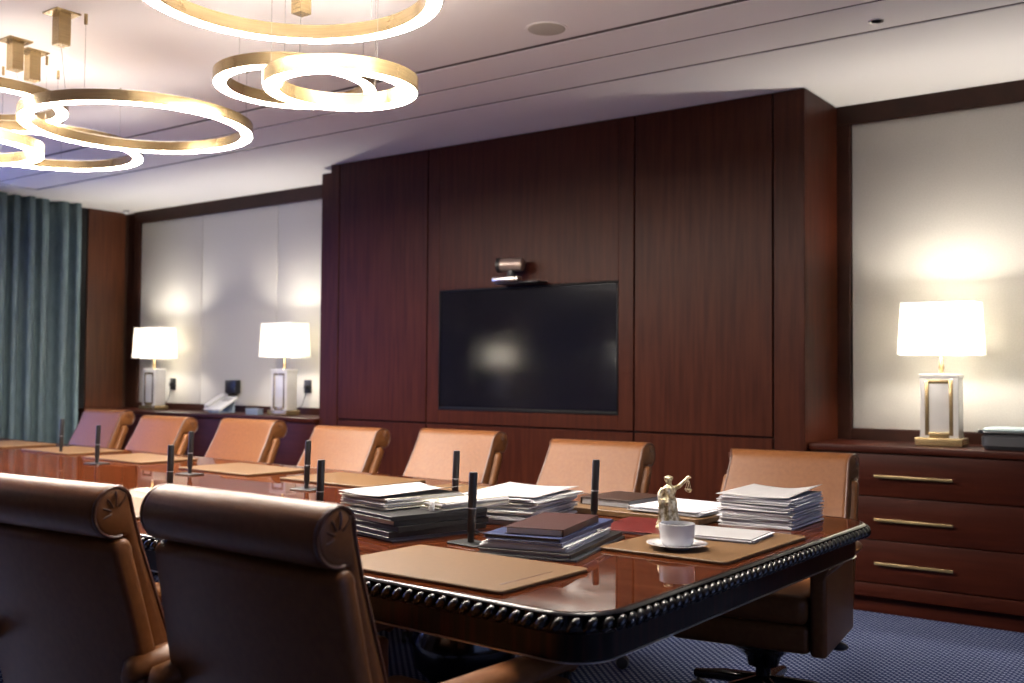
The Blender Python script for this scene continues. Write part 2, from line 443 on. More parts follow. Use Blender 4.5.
# ------------------------------------------------------------------ table lamps
def make_lamp(label, loc, group):
    t = thing('table_lamp', label, 'lamp', loc, 0, group)
    bm = B(); box(bm, (0, 0, .0225), (.235, .15, .041), .003); obj('base', bm, M['brass'], t)
    bm = B()
    box(bm, (-.074, 0, .2), (.044, .11, .315), .003); box(bm, (.074, 0, .2), (.044, .11, .315), .003)
    box(bm, (0, 0, .2), (.108, .106, .315), .002); box(bm, (0, 0, .365), (.200, .115, .02), .003)
    obj('column', bm, M['marble'], t)
    bm = B()
    for sy in (-1, 1):
        y = sy*.052
        for cx, cz, sx, sz in ((-.060, .2, .020, .29), (.060, .2, .020, .29), (0, .335, .10, .02), (0, .058, .10, .028)):
            box(bm, (cx, y, cz), (sx, .012, sz), .002)
    obj('frame_inlay', bm, M['brass'], t)
    bm = B(); lathe(bm, [(.018, .375), (.011, .39), (.016, .41), (.010, .43), (.008, .50)], 14); obj('neck', bm, M['brass'], t)
    # shade: hollow tapered rectangle, open at top and bottom
    bm = B(); z0, z1 = .476, .755
    def ring(w, d, z): return [(-w/2, -d/2, z), (w/2, -d/2, z), (w/2, d/2, z), (-w/2, d/2, z)]
    v0 = [bm.verts.new(p) for p in ring(.395, .205, z0)]; v1 = [bm.verts.new(p) for p in ring(.365, .185, z1)]
    for i in range(4):
        j = (i+1) % 4; bm.faces.new((v0[i], v0[j], v1[j], v1[i]))
    s = obj('lamp_shade', bm, M['shade'], t, 0)
    so = s.modifiers.new('thick', 'SOLIDIFY'); so.thickness = .003
    bm = B()
    for w, d, z in ((.397, .207, z0+.003), (.367, .187, z1-.003)):
        bm = B(); tube(bm, ring(w, d, z), .003, 6, closed=True)
        obj('shade_rim', bm, M['white'], s)
    bm = B()
    tube(bm, [(0, 0, .50), (0, 0, .56)], .012, 10); obj('bulb_holder', bm, M['brass'], t)
    L = bpy.data.lights.new('bulb_light', 'POINT'); L.energy = LAMP_W; L.color = (1.0, .93, .83); L.shadow_soft_size = .05
    lo = link(bpy.data.objects.new('bulb_light', L)); lo.parent = t; lo.location = (0, 0, .62)
    return t
LAMP_W = 19.5
gp = 'marble and brass table lamps with white shades'
lamp = make_lamp('lit white-shaded lamp with marble and brass column, right of the wall screen', (-1.405, 5.715, ZR), gp)
dup(lamp, (-6.515, 5.715, ZL), 0, 'lit white-shaded lamp right of the desk phone, beside the dark wall', gp)
dup(lamp, (-8.285, 5.715, ZL), 0, 'lit white-shaded lamp nearest the curtain, left of the desk phone', gp)
dup(lamp, (.42, 5.715, ZR), 0, 'lit white-shaded lamp at the far end of the right sideboard, past the dark case', gp)
l4 = dup(lamp, (-8.43, -.36, ZL), PI, 'lit white-shaded lamp on the opposite wall, mirrored near the middle of screen', gp)
l5 = dup(lamp, (-6.42, -.36, ZL), PI, 'lit white-shaded lamp on the opposite wall, mirrored at the right edge of screen', gp)

for k in (l4, l5):
    for ch in k.children:
        if ch.type == 'LIGHT':
            ch.data = ch.data.copy(); ch.data.energy = 38.0
# ------------------------------------------------------------------ things on the sideboards
ph = thing('desk_phone', 'pale grey desk phone tilted on its stand, between the two left lamps', 'phone', (-7.30, 5.70, ZL), math.radians(4))
PX = Matrix.Rotation(math.radians(27), 4, 'X')
bm = B(); box(bm, (0, 0, .078), (.20, .23, .026), .008, 3, M=PX); obj('body', bm, M['phone'], ph)
bm = B(); box(bm, (-.068, -.012, .105), (.050, .21, .028), .011, 3, M=PX); obj('handset', bm, M['phone'], ph)
bm = B(); box(bm, (.035, .045, .113), (.095, .070, .006), .002, M=PX); obj('display', bm, M['plasticg'], ph)
bm = B(); box(bm, (.02, -.075, .014), (.13, .05, .028), .004); box(bm, (.0, .085, .052), (.15, .014, .104), .003); box(bm, (.0, .01, .004), (.14, .16, .008), .002); obj('stand', bm, M['slate'], ph)
def outlet(label, x, z, big=False):
    t = thing('wall_adapter' if big else 'wall_socket', label, 'adapter' if big else 'socket', (x, YB-.023, z))
    bm = B()
    if big:
        box(bm, (0, -.03, 0), (.15, .06, .12), .008); lathe(bm, [(.0, -.12), (.02, -.11), (.05, -.06)], 12, (0, -.03, 0))
    else:
        box(bm, (0, -.006, 0), (.085, .012, .11), .004)
    obj('plate', bm, M['plastic'], t)
    bm = B()
    if big: tube(bm, [(0, -.03, -.10), (.01, -.05, -.16), (.02, -.11, -.20), (0, -.2, -.213)], .006, 6)
    else:
        box(bm, (0, -.025, -.005), (.035, .03, .04), .005)
        tube(bm, [(0, -.03, -.02), (0, -.035, -.08), (-.02, -.05, -.16), (-.08, -.09, z*0-.205)], .003, 6)
    obj('cord', bm, M['plastic'], t); return t
outlet('black wall socket with a cord, right of the lamp nearest the curtain', -8.33, 1.125)
outlet('black wall socket with a cord, between right-hand left lamp and dark wall', -6.49, 1.122)
outlet('chunky black plug adapter on the pale wall above the desk phone', -7.43, 1.11, True)
bx = thing('card_box', 'small blue-grey box at the foot of the lamp beside the dark wall', 'box', (-6.74, 5.60, ZL), 0)
bm = B(); box(bm, (0, 0, .022), (.15, .06, .043), .003); obj('body', bm, M['slate'], bx)
bm = B(); box(bm, (0, 0, .048), (.155, .065, .009), .002); obj('lid', bm, M['slate'], bx)
ca = thing('document_case', 'dark grey soft case with a pale top on the right sideboard', 'case', (-.98, 5.66, ZR), math.radians(2))
bm = B(); slab(bm, rrect(.40, .30, .05), .002, .085, .02); obj('body', bm, M['pouch'], ca)
bm = B(); slab(bm, rrect(.40, .30, .03), .080, .092, .004); box(bm, (-.20, -.13, .09), (.02, .03, .02), .004); obj('zip_edge', bm, M['plastic'], ca)
bm = B(); slab(bm, rrect(.385, .285, .03), .092, .108, .006); obj('lid', bm, M['tealcl'], ca)

# ------------------------------------------------------------------ curtain
bm = B(); pts = []
n = 200; y0, y1 = 5.35, 4.12
front, back = [], []
for i in range(n+1):
    u = i/n; y = y0+(y1-y0)*u
    ph_ = u*2*PI*8.6+1.1*math.sin(u*14)
    x = XL+.16+.066*math.sin(ph_)+.012*math.sin(ph_*.37+1)+.02*math.sin(u*21)
    yy = y+.016*math.sin(2*ph_+.5)
    front.append((x, yy))
rings = []
for z, k in ((.015, 1.08), (.9, 1.0), (1.9, .95), (2.5, .92), (ZC-.002, .80)):
    rings.append([(XL+.16+(x-XL-.16)*k, y, z) for x, y in front])
loft(bm, rings, closed_ring=False, cap=False)
cu = tag(obj('curtain', bm, M['curtain'], None, 80), 'floor-length teal grey curtain in deep folds on the left wall', 'curtain')
so = cu.modifiers.new('thick', 'SOLIDIFY'); so.thickness = .004

# ------------------------------------------------------------------ ceiling fittings
cs = thing('ceiling_speaker', 'round beige loudspeaker grille set in the ceiling', 'speaker', (-2.64, 3.835, ZC))
bm = B(); lathe(bm, [(.0, -.006), (.078, -.006), (.085, -.004), (.088, .0)], 36); obj('grille', bm, M['speaker'], cs)
bm = B(); lathe(bm, [(.088, -.003), (.096, -.003), (.097, .0)], 36); obj('rim', bm, M['ceil'], cs)
dl = thing('downlight', 'tiny recessed ceiling spot near the right-hand wall', 'light', (-1.393, 4.59, ZC))
bm = B(); lathe(bm, [(.022, -.001), (.032, -.004), (.034, .0)], 24); obj('rim', bm, M['silver'], dl)
bm = B(); lathe(bm, [(.0, -.002), (.022, -.002)], 24); obj('lens', bm, M['plasticg'], dl)
se = thing('ceiling_sensor', 'tiny white dome in the far left corner of the ceiling', 'sensor', (-8.95, 5.83, ZC))
bm = B(); lathe(bm, [(.028, 0), (.028, -.012), (.022, -.030), (.0, -.038)], 20); obj('dome', bm, M['white'], se)
bm = B(); lathe(bm, [(.032, 0), (.032, -.006), (.028, -.008)], 20); obj('collar', bm, M['plasticg'], se)
sp = thing('sprinkler', 'tiny sprinkler head on the ceiling between the light rings and dark wall', 'sprinkler', (-4.55, 4.17, ZC))
bm = B(); lathe(bm, [(.035, 0), (.03, -.01), (.012, -.012), (.010, -.03), (.02, -.034), (.0, -.036)], 16); obj('head', bm, M['ceil'], sp)

# ------------------------------------------------------------------ ring lights
def ring_light(label, cx, cy, z, R, angs, canopy=None, fillm='ceiling_fill'):
    t = thing('ring_light', label, 'pendant light', (cx, cy, z), 0, 'brass ring pendants over the table')
    W, H = .058, .052; n = 96
    bm = B(); rings = []
    prof = [(R, .004), (R, H), (R-W, H), (R-W, .004), (R-.004, .004)]
    prof = [(R, 0.0), (R, H), (R-W, H), (R-W, 0.0), (R-W+.004, 0.0), (R-W+.004, .006), (R-.004, .006), (R-.004, 0.0)]
    rr = [[(r*math.cos(2*PI*i/n), r*math.sin(2*PI*i/n), zz) for r, zz in prof] for i in range(n)]
    vs = [[bm.verts.new(p) for p in q] for q in rr]
    for i in range(n):
        a, b = vs[i], vs[(i+1) % n]
        for k in range(len(prof)):
            j = (k+1) % len(prof); bm.faces.new((a[k], a[j], b[j], b[k]))
    obj('band', bm, M['brass'], t, 30)
    bm = B(); pr = [(R-.0045, .001), (R-W+.0045, .001), (R-W+.0045, .0055), (R-.0045, .0055)]
    vs = [[bm.verts.new((r*math.cos(2*PI*i/n), r*math.sin(2*PI*i/n), zz-.002)) for r, zz in pr] for i in range(n)]
    for i in range(n):
        a, b = vs[i], vs[(i+1) % n]
        for k in range(4):
            j = (k+1) % 4; bm.faces.new((a[k], a[j], b[j], b[k]))
    obj('diffuser', bm, M['diffuser'], t, 30)
    bm = B(); pr = [(R-.008, H+.0005), (R-W+.008, H+.0005), (R-W+.008, H+.0025), (R-.008, H+.0025)]  # glowing strip added on top of the band only to brighten the ceiling
    vs = [[bm.verts.new((r*math.cos(2*PI*i/n), r*math.sin(2*PI*i/n), zz)) for r, zz in pr] for i in range(n)]
    for i in range(n):
        a, b = vs[i], vs[(i+1) % n]
        for k in range(4):
            j = (k+1) % 4; bm.faces.new((a[k], a[j], b[j], b[k]))
    obj('added_fill_strip', bm, M[fillm], t, 30)
    for a in angs:
        x, y = (R-W/2)*math.cos(a), (R-W/2)*math.sin(a)
        bm = B(); tube(bm, [(x, y, H-.002), (x, y, ZC-z)], .0008, 5); wv = obj('suspension_wire', bm, M['wire'], t)
        bm = B(); tube(bm, [(x, y, ZC-z-.045), (x, y, ZC-z)], .008, 10); obj('ceiling_anchor', bm, M['brass'], wv)
    if canopy:
        x, y = canopy[0]-cx, canopy[1]-cy
        zc = ZC-z
        bm = B(); box(bm, (x, y, zc-.004), (.115, .115, .008), .001); box(bm, (x, y, zc-.075), (.056, .056, .14), .001)
        k = obj('canopy', bm, M['brass'], t, 20)
        a = math.atan2(y, x); q = (R-W/2)
        bm = B(); tube(bm, [(x, y, zc-.14), (q*math.cos(a), q*math.sin(a), H-.002)], .0012, 5); obj('power_cable', bm, M['wire'], k)
    return t
D = math.radians
ring_light('large lit brass ring cut off by the top edge of picture', -2.61, 2.285, 2.48, .512, (D(100), D(220), D(340)), None, 'ceiling_fill_strong')
ring_light('small lit brass ring partly behind another, right of the wide ring', -3.423, 3.045, 2.47, .350, (D(70), D(190), D(310)), (-3.10, 2.78))
ring_light('small lit brass ring nearest the wall panelling, overlapping its twin', -2.714, 2.630, 2.25, .279, (D(105), D(225), D(345)))
ring_light('wide lit brass ring at the left, hanging in front of the others', -4.445, 2.955, 2.41, .541, (D(-60), D(60), D(205)), (-4.263, 2.442))
ring_light('lit brass ring low at the left, half hidden under the widest ring', -5.60, 3.12, 2.47, .530, (D(20), D(140), D(260)), (-4.90, 2.66))
ring_light('lit brass ring behind the widest ring, cut by left picture edge, upper one', -5.165, 2.504, 2.54, .436, (D(80), D(200), D(320)), (-4.80, 2.52))
ring_light('small lit brass ring at left picture edge, lowest of the three there', -5.082, 2.393, 2.29, .385, (D(0), D(120), D(240)))

ring_light('lit brass ring hanging over the cup end of the table', -1.15, 2.30, 2.52, .27, (D(10), D(130), D(250)), (-1.02, 2.42), 'ceiling_fill_strong')

# ------------------------------------------------------------------ conference table
tb = thing('conference_table', 'long glossy mahogany conference table with black gadrooned edge and striped apron', 'table', (-4.1, 2.55, 0))
TX0, TX1, TY0, TY1, SK = -7.35, -1.045, 1.685, 3.42, .055
def tout(off, r=.13, seg=8):
    x0, x1, y0, y1 = TX0-off, TX1+off, TY0-off, TY1+off; r = max(.02, r+off)
    o = [(p[0]+(x0+x1)/2, p[1]+(y0+y1)/2) for p in rrect(x1-x0, y1-y0, r, seg)]
    return [(x+4.1, y+SK*(TX1-x)-2.55) for x, y in o]
def tring(off, z): return [(x, y, z) for x, y in tout(off)]
ZT = .76
bm = B(); loft(bm, [tring(-.012, ZT-.03), tring(-.012, ZT-.001), tring(-.013, ZT)]); obj('tabletop', bm, M['ttop'], tb, 30)
bm = B()
rings = [tring(-.012, ZT-.0005), tring(-.006, ZT+.001), tring(.000, ZT-.001), tring(.003, ZT-.005), tring(.000, ZT-.010), tring(-.003, ZT-.015), tring(-.004, ZT-.036), tring(-.02, ZT-.040), tring(-.02, ZT-.035)]
loft(bm, rings, cap=False); obj('edge_moulding', bm, M['black'], tb, 35)
# gadroon beads all round
def resample(pts, step, off0=0.0):
    P = [Vector(p) for p in pts]+[Vector(pts[0])]
    out = []; d = off0
    for a, b in zip(P, P[1:]):
        L = (b-a).length
        while d < L:
            out.append((a+(b-a)*(d/L), (b-a).normalized())); d += step
        d -= L
    return out
bm = B()
for p, t in resample(tout(.006), .0335):
    a = math.atan2(t.y, t.x)
    R = Matrix.Rotation(a, 4, 'Z') @ Matrix.Rotation(D(42), 4, 'Y')
    ball(bm, (p.x, p.y, ZT-.023), (.0105, .0125, .0195), 10, 8, R)
obj('gadroon_beading', bm, M['black'], tb, 80)
bm = B(); rings = [tring(-.022, ZT-.036), tring(-.022, ZT-.045), tring(-.030, ZT-.05), tring(-.030, .657), tring(-.05, .655), tring(-.05, ZT-.036)]
loft(bm, rings, cap=False); obj('apron', bm, M['ebony'], tb, 30)
bm = B()
rings = [tring(-.03, .6565), tring(-.0275, .6555), tring(-.0275, .6535), tring(-.03, .6525), tring(-.05, .652)]
loft(bm, rings, cap=False); obj('lower_trim', bm, M['silver'], tb, 40)
bm = B(); loft(bm, [tring(-.05, .658), tring(-.05, .663)]); obj('underside', bm, M['ebony'], tb, 30)
for px in (-2.1, -4.2, -6.3):
    bm = B()
    lathe(bm, [(.20, .659), (.20, .63), (.13, .60), (.10, .54), (.13, .46), (.17, .38), (.16, .30), (.10, .24), (.12, .20), (.20, .15), (.24, .10), (.26, .05), (.26, 0.0)], 32, (px+4.1, SK*(TX1-px), 0))
    obj('pedestal', bm, M['black'], tb, 40)

# ------------------------------------------------------------------ chairs
def ring_inset(poly, d):
    n = len(poly); out = []
    A = sum(poly[i-1][0]*poly[i][1]-poly[i][0]*poly[i-1][1] for i in range(n))
    s = 1 if A > 0 else -1
    for i in range(n):
        a, b = Vector(poly[i-1]), Vector(poly[(i+1) % n]); t = (b-a).normalized()
        out.append((poly[i][0]-t.y*d*s, poly[i][1]+t.x*d*s))
    return out
BL, RR = .53, .055          # back length to the roll axis, roll radius
def back_profile():
    """closed outline in (offset behind the front face, height up the back)"""
    p = [(0.0, -.03), (-.010, .08), (-.014, .20), (-.006, .34), (0.0, .44), (0.0, BL-.02)]
    for k in range(0, 17):
        a = PI-(k/16)*PI*1.5
        p.append((RR+RR*math.cos(a), BL+RR*math.sin(a)))
    p += [(.040, BL-.06), (.045, .40), (.045, .20), (.045, -.03)]
    return p
def make_chair(label, loc, rz, lean, lift=0.0):
    t = thing('armchair', label, 'chair', loc, rz, 'leather armchairs round the conference table')
    lm = M['leather']; H = (0, .12, .44)
    prof = back_profile()
    bm = B(); rings = []
    N = len(prof)
    def flare(h): return 1+.11*max(0, min(1, (.50-h)/.50))
    def wid(i): return .238 if i < 6 else (.238+.020*min(1, (i-6)/6) if i < 23 else .245)
    for s, ins, dx in ((-1, .014, 0), (-1, .005, .004), (-1, .001, .010), (-1, 0, .018), (1, 0, .018), (1, .001, .010), (1, .005, .004), (1, .014, 0)):
        q = ring_inset(prof, -ins) if False else ring_inset(prof, ins)
        rings.append([(s*(wid(i)*flare(q[i][1])-dx), q[i][0], q[i][1]) for i in range(N)])
    loft(bm, rings)
    rot = (-lean, 0, 0)
    bk = obj('backrest', bm, lm, t, 50, H, rot)
    for s in (-1, 1):
        bm = B()
        q = ring_inset(prof, .004)
        tube(bm, [(s*(wid(i)*flare(q[i][1])-.004), q[i][0], q[i][1]) for i in range(1, 23)], .0045, 6)
        for k in range(5):
            a = PI*(.78-k*.2)
            tube(bm, [(s*.2545, RR+.012*math.cos(a), BL+.012*math.sin(a)), (s*.2565, RR+.030*math.cos(a), BL+.030*math.sin(a)), (s*.2530, RR+.042*math.cos(a), BL+.042*math.sin(a))], .0022, 5)
        obj('piping', bm, M['leatherd'], bk, 60)
    # back panel behind the cushion, rounded over at the top, slightly wider
    bp = [(.044, -.06), (.042, .30), (.042, .44)]
    for k in range(9):
        a = PI-k/8*PI
        bp.append((.064+.024*math.cos(a), .452+.024*math.sin(a)))
    bp += [(.088, .30), (.090, .0), (.086, -.06)]
    bm = B(); rings = []
    for s, ins, dx in ((-1, .012, 0), (-1, .004, .004), (-1, 0, .012), (1, 0, .012), (1, .004, .004), (1, .012, 0)):
        q = ring_inset(bp, ins); rings.append([(s*(.268*(1+.08*max(0, min(1, (.48-b)/.48)))-dx), a, b) for a, b in q])
    loft(bm, rings); obj('back_panel', bm, lm, t, 50, H, rot)
    # seat
    bm = B(); box(bm, (0, -.115, .452), (.475, .49, .10), .035, 4); obj('seat_cushion', bm, lm, t, 60)
    bm = B(); box(bm, (0, -.105, .355), (.485, .47, .095), .025, 3); obj('seat_base', bm, lm, t, 60)
    for s in (-1, 1):
        bm = B(); box(bm, (s*.270, -.105, .445), (.056, .48, .28), .016, 3); obj('side_panel', bm, lm, t, 60)
        bm = B()
        path = [(-.36, .580), (-.355, .598), (-.20, .600), (0, .600), (.20, .600), (.275, .592), (.29, .575)]
        pts = [(s*.2725, y, z) for y, z in path]
        rings = []
        for (x, y, z), k in zip(pts, (.55, .9, 1, 1, 1, .85, .5)):
            rings.append([(x+.040*k*math.cos(a), y, z-.006+.028*k*math.sin(a)) for a in [2*PI*i/16 for i in range(16)]])
        loft(bm, rings); obj('armrest', bm, lm, t, 60)
    bm = B(); tube(bm, [(0, 0, .08), (0, 0, .24)], .028, 16); tube(bm, [(0, 0, .20), (0, 0, .31)], .036, 16)
    obj('gas_column', bm, M['black'], t)
    bm = B(); lathe(bm, [(.0, .17), (.055, .17), (.065, .205), (.11, .24), (.175, .27), (.20, .300), (.20, .312), (.0, .312)], 24); obj('tilt_mechanism', bm, M['black'], t)
    bm = B(); tube(bm, [(.10, -.05, .312), (.20, -.08, .308), (.27, -.10, .300)], .007, 8); ball(bm, (.29, -.108, .297), (.034, .018, .016)); obj('tilt_lever', bm, M['plastic'], t)
    for k in range(5):
        a = 2*PI*k/5+PI/2
        c, s_ = math.cos(a), math.sin(a)
        bm = B()
        tube(bm, [(c*.02, s_*.02, .105), (c*.16, s_*.16, .098), (c*.30, s_*.30, .078)], [.030, .024, .017], 10)
        lg = obj('leg', bm, M['black'], t)
        bm = B()
        Rm = Matrix.Translation((c*.29, s_*.29, .028)) @ Matrix.Rotation(a, 4, 'Z') @ Matrix.Rotation(PI/2, 4, 'X')
        for q in (-.016, .016):
            lathe(bm, [(.0, q-.009), (.024, q-.009), (.027, q), (.024, q+.009), (.0, q+.009)], 14, mat=Rm)
        tube(bm, [(c*.29, s_*.29, .03), (c*.29, s_*.29, .08)], .007, 8)
        obj('caster', bm, M['plastic'], lg)
    return t
def lean_for(z):
    lo, hi = 0.0, 1.0
    for _ in range(40):
        l = (lo+hi)/2; zz = .44+BL*math.cos(l)-RR*math.sin(l)+RR
        if zz > z: lo = l
        else: hi = l
    return l
def put_chair(label, cx, cy, zc, deg, facing, lift=0.0):
    l = lean_for(zc); off = .12+BL*math.sin(l)+RR*math.cos(l)
    rz = D(deg)+(0 if facing > 0 else PI)
    x = cx-(-math.sin(rz)*off); y = cy-math.cos(rz)*off
    c = make_chair(label, (x, y, 0), rz, l)
    if lift:                                   # height-adjustable armrests set higher
        for ch in c.children:
            if ch.name.startswith('armrest'): ch.location.z += lift
    return c
put_chair('tan leather armchair at the right end, behind the tall white paper stack', -1.585, 4.072, .925, 8, 1)
put_chair('tan leather armchair below the right part of the wall screen, behind the tilted microphone', -2.524, 4.119, .925, 6, 1)
put_chair('tan leather armchair below the left edge of the wall screen', -3.41, 4.19, .940, 4, 1)
put_chair('tan leather armchair in front of the left end of the dark wood wall', -4.18, 4.15, .931, 2, 1)
put_chair('tan leather armchair in front of the lamp beside the dark wall', -5.03, 4.16, .948, 1, 1)
put_chair('tan leather armchair second from the curtain, in front of the sideboard', -5.82, 4.12, .945, -1, 1)
put_chair('tan leather armchair nearest the curtain, in front of the wood panelled corner', -6.80, 4.31, .960, 0, 1)
put_chair('brown leather armchair seen from behind, nearest the camera, complete roll visible', -1.520, 1.245, 1.003, -2, -1, .030)
put_chair('brown leather armchair seen from behind, cut off by the left picture edge', -2.155, 1.215, .993, 3, -1, .030)

# ------------------------------------------------------------------ desk pads
pg = 'tan leather desk pads on the table'
def desk_pad(label, cx, cy, w, d, deg, th=.009, slot=False):
    t = thing('desk_pad', label, 'desk pad', (cx, cy, ZT), D(deg), pg)
    bm = B(); slab(bm, rrect(w, d, .018, 4), .002, th, .0015); obj('surface', bm, M['pad'], t, 40)
    bm = B(); slab(bm, rrect(w-.004, d-.004, .018, 4), .0003, .003, .0005); obj('underside', bm, M['padedge'], t, 40)
    if slot:
        bm = B(); box(bm, (w/2-.045, -.02, th), (.006, d*.56, .002), .0008); obj('pen_slot', bm, M['padedge'], t)
    return t
desk_pad('empty tan desk pad with a pen slot, at the near right corner of the table', -1.578, 1.925, .54, .345, -1.0, slot=True)
desk_pad('tan desk pad under the cup and loose papers, at the end of the table', -1.268, 2.635, .37, .54, -.5)
desk_pad('thick tan desk pad under the brown notebook and papers', -1.705, 3.118, .54, .34, -2, th=.020)
desk_pad('tan desk pad mostly hidden behind the middle paper pile', -2.52, 3.20, .54, .34, -2)
desk_pad('tan desk pad just left of and behind the paper-topped black folders', -3.24, 3.235, .56, .36, -2.5)
desk_pad('empty tan desk pad in front of the chair at the dark wall end', -4.00, 3.26, .56, .36, -3)
desk_pad('empty tan desk pad third from the far left along the far edge', -4.92, 3.32, .56, .35, -3)
desk_pad('empty tan desk pad second from the far left along the far edge', -5.72, 3.40, .56, .35, -3)
desk_pad('empty tan desk pad farthest left, at the curtain end of the table', -6.52, 3.44, .56, .35, -3)
desk_pad('tan desk pad glimpsed between the two near chairs', -3.17, 2.06, .56, .36, -2)
# ------------------------------------------------------------------ microphones
def mic(label, x, y, tilt, rz, collar=True, first=[None]):
    if first[0] is None:
        t = thing('microphone', label, 'microphone', (x, y, ZT), rz, 'black stick microphones on the table')
        bm = B(); slab(bm, rrect(.120, .080, .012, 4), .0005, .006, .0015); obj('base_plate', bm, M['plastic'], t)
        bm = B(); tube(bm, [(0, 0, .005), (.0006, 0, .02), (.0015, 0, .036)], .0088, 12); obj('stem', bm, M['plastic'], t)
        bm = B()
        lathe(bm, [(.0095, .032), (.0118, .036), (.0118, .191), (.0105, .197), (.0, .198)], 16, mat=Matrix.Rotation(D(2.5), 4, 'Y'))
        obj('microphone_head', bm, M['plastic'], t)
        bm = B(); lathe(bm, [(.0121, .098), (.0121, .101)], 16, mat=Matrix.Rotation(D(2.5), 4, 'Y')); obj('light_ring', bm, M['plasticg'], t)
        first[0] = t; return t
    return dup(first[0], (x, y, ZT), rz, label)
mic('black stick microphone standing between the black folder pile and the near pile', -1.775, 2.228, 0, D(-8))
mic('black stick microphone rising behind the near chair, left of the folder pile', -2.39, 2.245, 0, D(-8))
mic('black stick microphone rising above the gap between the two near chairs', -3.30, 2.35, 0, D(-8))
mic('black stick microphone beside the brown notebook, behind the middle paper pile', -1.745, 2.815, 0, D(2))
mic('black stick microphone behind the white papers on the black folders', -2.325, 2.825, 0, D(2))
mic('black stick microphone in front of the chair at the dark wall end', -3.12, 2.86, 0, D(2))
mic('black stick microphone in front of the chair by the right of two lamps', -4.0, 2.955, 0, D(2))
mic('black stick microphone in front of the chair nearest the curtain', -4.82, 3.00, 0, D(2))
mic('black stick microphone farthest left, in front of the curtain', -5.62, 3.27, 0, D(2))

# ------------------------------------------------------------------ paper and folders
def sheets(bm, w, d, z0, z1, n, jit, mats=1, curl=0.0, rj=2.0):
    z = z0; th = (z1-z0)/n
    for k in range(n):
        ox, oy, a = random.uniform(-jit, jit), random.uniform(-jit, jit), D(random.uniform(-rj, rj))
        mi = random.randrange(mats)
        ww, dd = w*random.uniform(.97, 1.0), d*random.uniform(.97, 1.0)
        nx, ny = 7, 7
        top = [[None]*(ny+1) for _ in range(nx+1)]; bot = [[None]*(ny+1) for _ in range(nx+1)]
        wob = random.uniform(-1, 1)*th*.25
        for i in range(nx+1):
            for j in range(ny+1):
                x, y = ww*(i/nx-.5), dd*(j/ny-.5)
                c = curl*((abs(i/nx-.5)*2)**3)*(k/n) if curl else 0
                e = wob*math.sin(i*1.1+j*.8+k)
                X = ox+x*math.cos(a)-y*math.sin(a); Y = oy+x*math.sin(a)+y*math.cos(a)
                bot[i][j] = bm.verts.new((X, Y, z+c+max(0, e)*.0)); top[i][j] = bm.verts.new((X, Y, z+c+th*.80+e*.5))
        for i in range(nx):
            for j in range(ny):
                f = bm.faces.new((top[i][j], top[i+1][j], top[i+1][j+1], top[i][j+1])); f.material_index = mi
                f = bm.faces.new((bot[i][j], bot[i][j+1], bot[i+1][j+1], bot[i+1][j])); f.material_index = mi
        for i in range(nx):
            for j0 in (0, ny):
                f = bm.faces.new((bot[i][j0], bot[i+1][j0], top[i+1][j0], top[i][j0])); f.material_index = mi
        for j in range(ny):
            for i0 in (0, nx):
                f = bm.faces.new((bot[i0][j], bot[i0][j+1], top[i0][j+1], top[i0][j])); f.material_index = mi
        z += th
    return bm
def paper_stack(name, label, cat, x, y, z, deg, w, d, h, n, jit, mats, group=None, curl=0, rj=2.0):
    bm = B(); sheets(bm, w, d, .0006, h, n, jit, len(mats), curl, rj)
    o = tag(obj(name, bm, mats, None, 30), label, cat, group)
    o.location = (x, y, z); o.rotation_euler = (0, 0, D(deg)); return o
def curled_sheet(label, x, y, z, deg, w, d, lift, group=None, mid=0.0):
    bm = B(); nx, ny = 16, 12
    g_ = [[None]*(ny+1) for _ in range(nx+1)]
    for i in range(nx+1):
        for j in range(ny+1):
            u, v = i/nx, j/ny
            zz = .002+lift[0]*max(0, 1-u*1.6)**2*(1-v)+lift[1]*max(0, u*1.6-.6)**2*(1-v)+lift[2]*max(0, u*1.6-.6)**2*v+lift[3]*max(0, 1-u*1.6)**2*v+mid*math.sin(PI*u)
            g_[i][j] = bm.verts.new((w*(u-.5), d*(v-.5), zz))
    for i in range(nx):
        for j in range(ny):
            bm.faces.new((g_[i][j], g_[i+1][j], g_[i+1][j+1], g_[i][j+1]))
    o = tag(obj('paper_sheet', bm, M['paper'], None, 60), label, 'paper', group)
    so = o.modifiers.new('thick', 'SOLIDIFY'); so.thickness = .0006; so.offset = 1
    o.location = (x, y, z); o.rotation_euler = (0, 0, D(deg)); return o
def folder(name, label, x, y, z, deg, w, d, h, m, pages=None, group=None, cat='folder', open_=.0, spine='r'):
    t = thing(name, label, cat, (x, y, z), D(deg), group)
    c = .0022
    bm = B()
    # cover wraps round the spine at +x
    box(bm, (0, 0, c/2+.0004), (w, d, c), .0007, 1)
    box(bm, (0, 0, h-c/2), (w, d, c), .0007, 1)
    sx = 1 if spine == 'r' else -1
    box(bm, (sx*(w/2-.0016), 0, h/2), (.003, d, h-.0004), .001, 1)
    obj('cover', bm, m, t, 30)
    if pages is not None:
        bm = B(); box(bm, (-sx*.001, .0, h/2), (w-.010, d-.008, h-2*c-.0006), .0006, 1); obj('pages', bm, pages, t, 30)
    return t
# ---- tall white stack at the right end
paper_stack('paper_stack', 'tall white paper stack at the far right corner of the table', 'paper stack', -1.30, 3.175, ZT, 3, .235, .305, .092, 34, .008, [M['stack'], M['stack'], M['paper2']], rj=2.5)
curled_sheet('white sheet with an upturned corner on top of the tallest white stack', -1.305, 3.175, ZT+.0915, 1, .235, .31, (.003, .004, .022, .008))
# ---- papers on end pad, beside the cup
paper_stack('paper_sheets', 'thin sheaf of white papers beside the cup on the end pad', 'papers', -1.275, 2.745, ZT+.009, 4, .245, .19, .012, 5, .006, [M['paper'], M['paper2']])
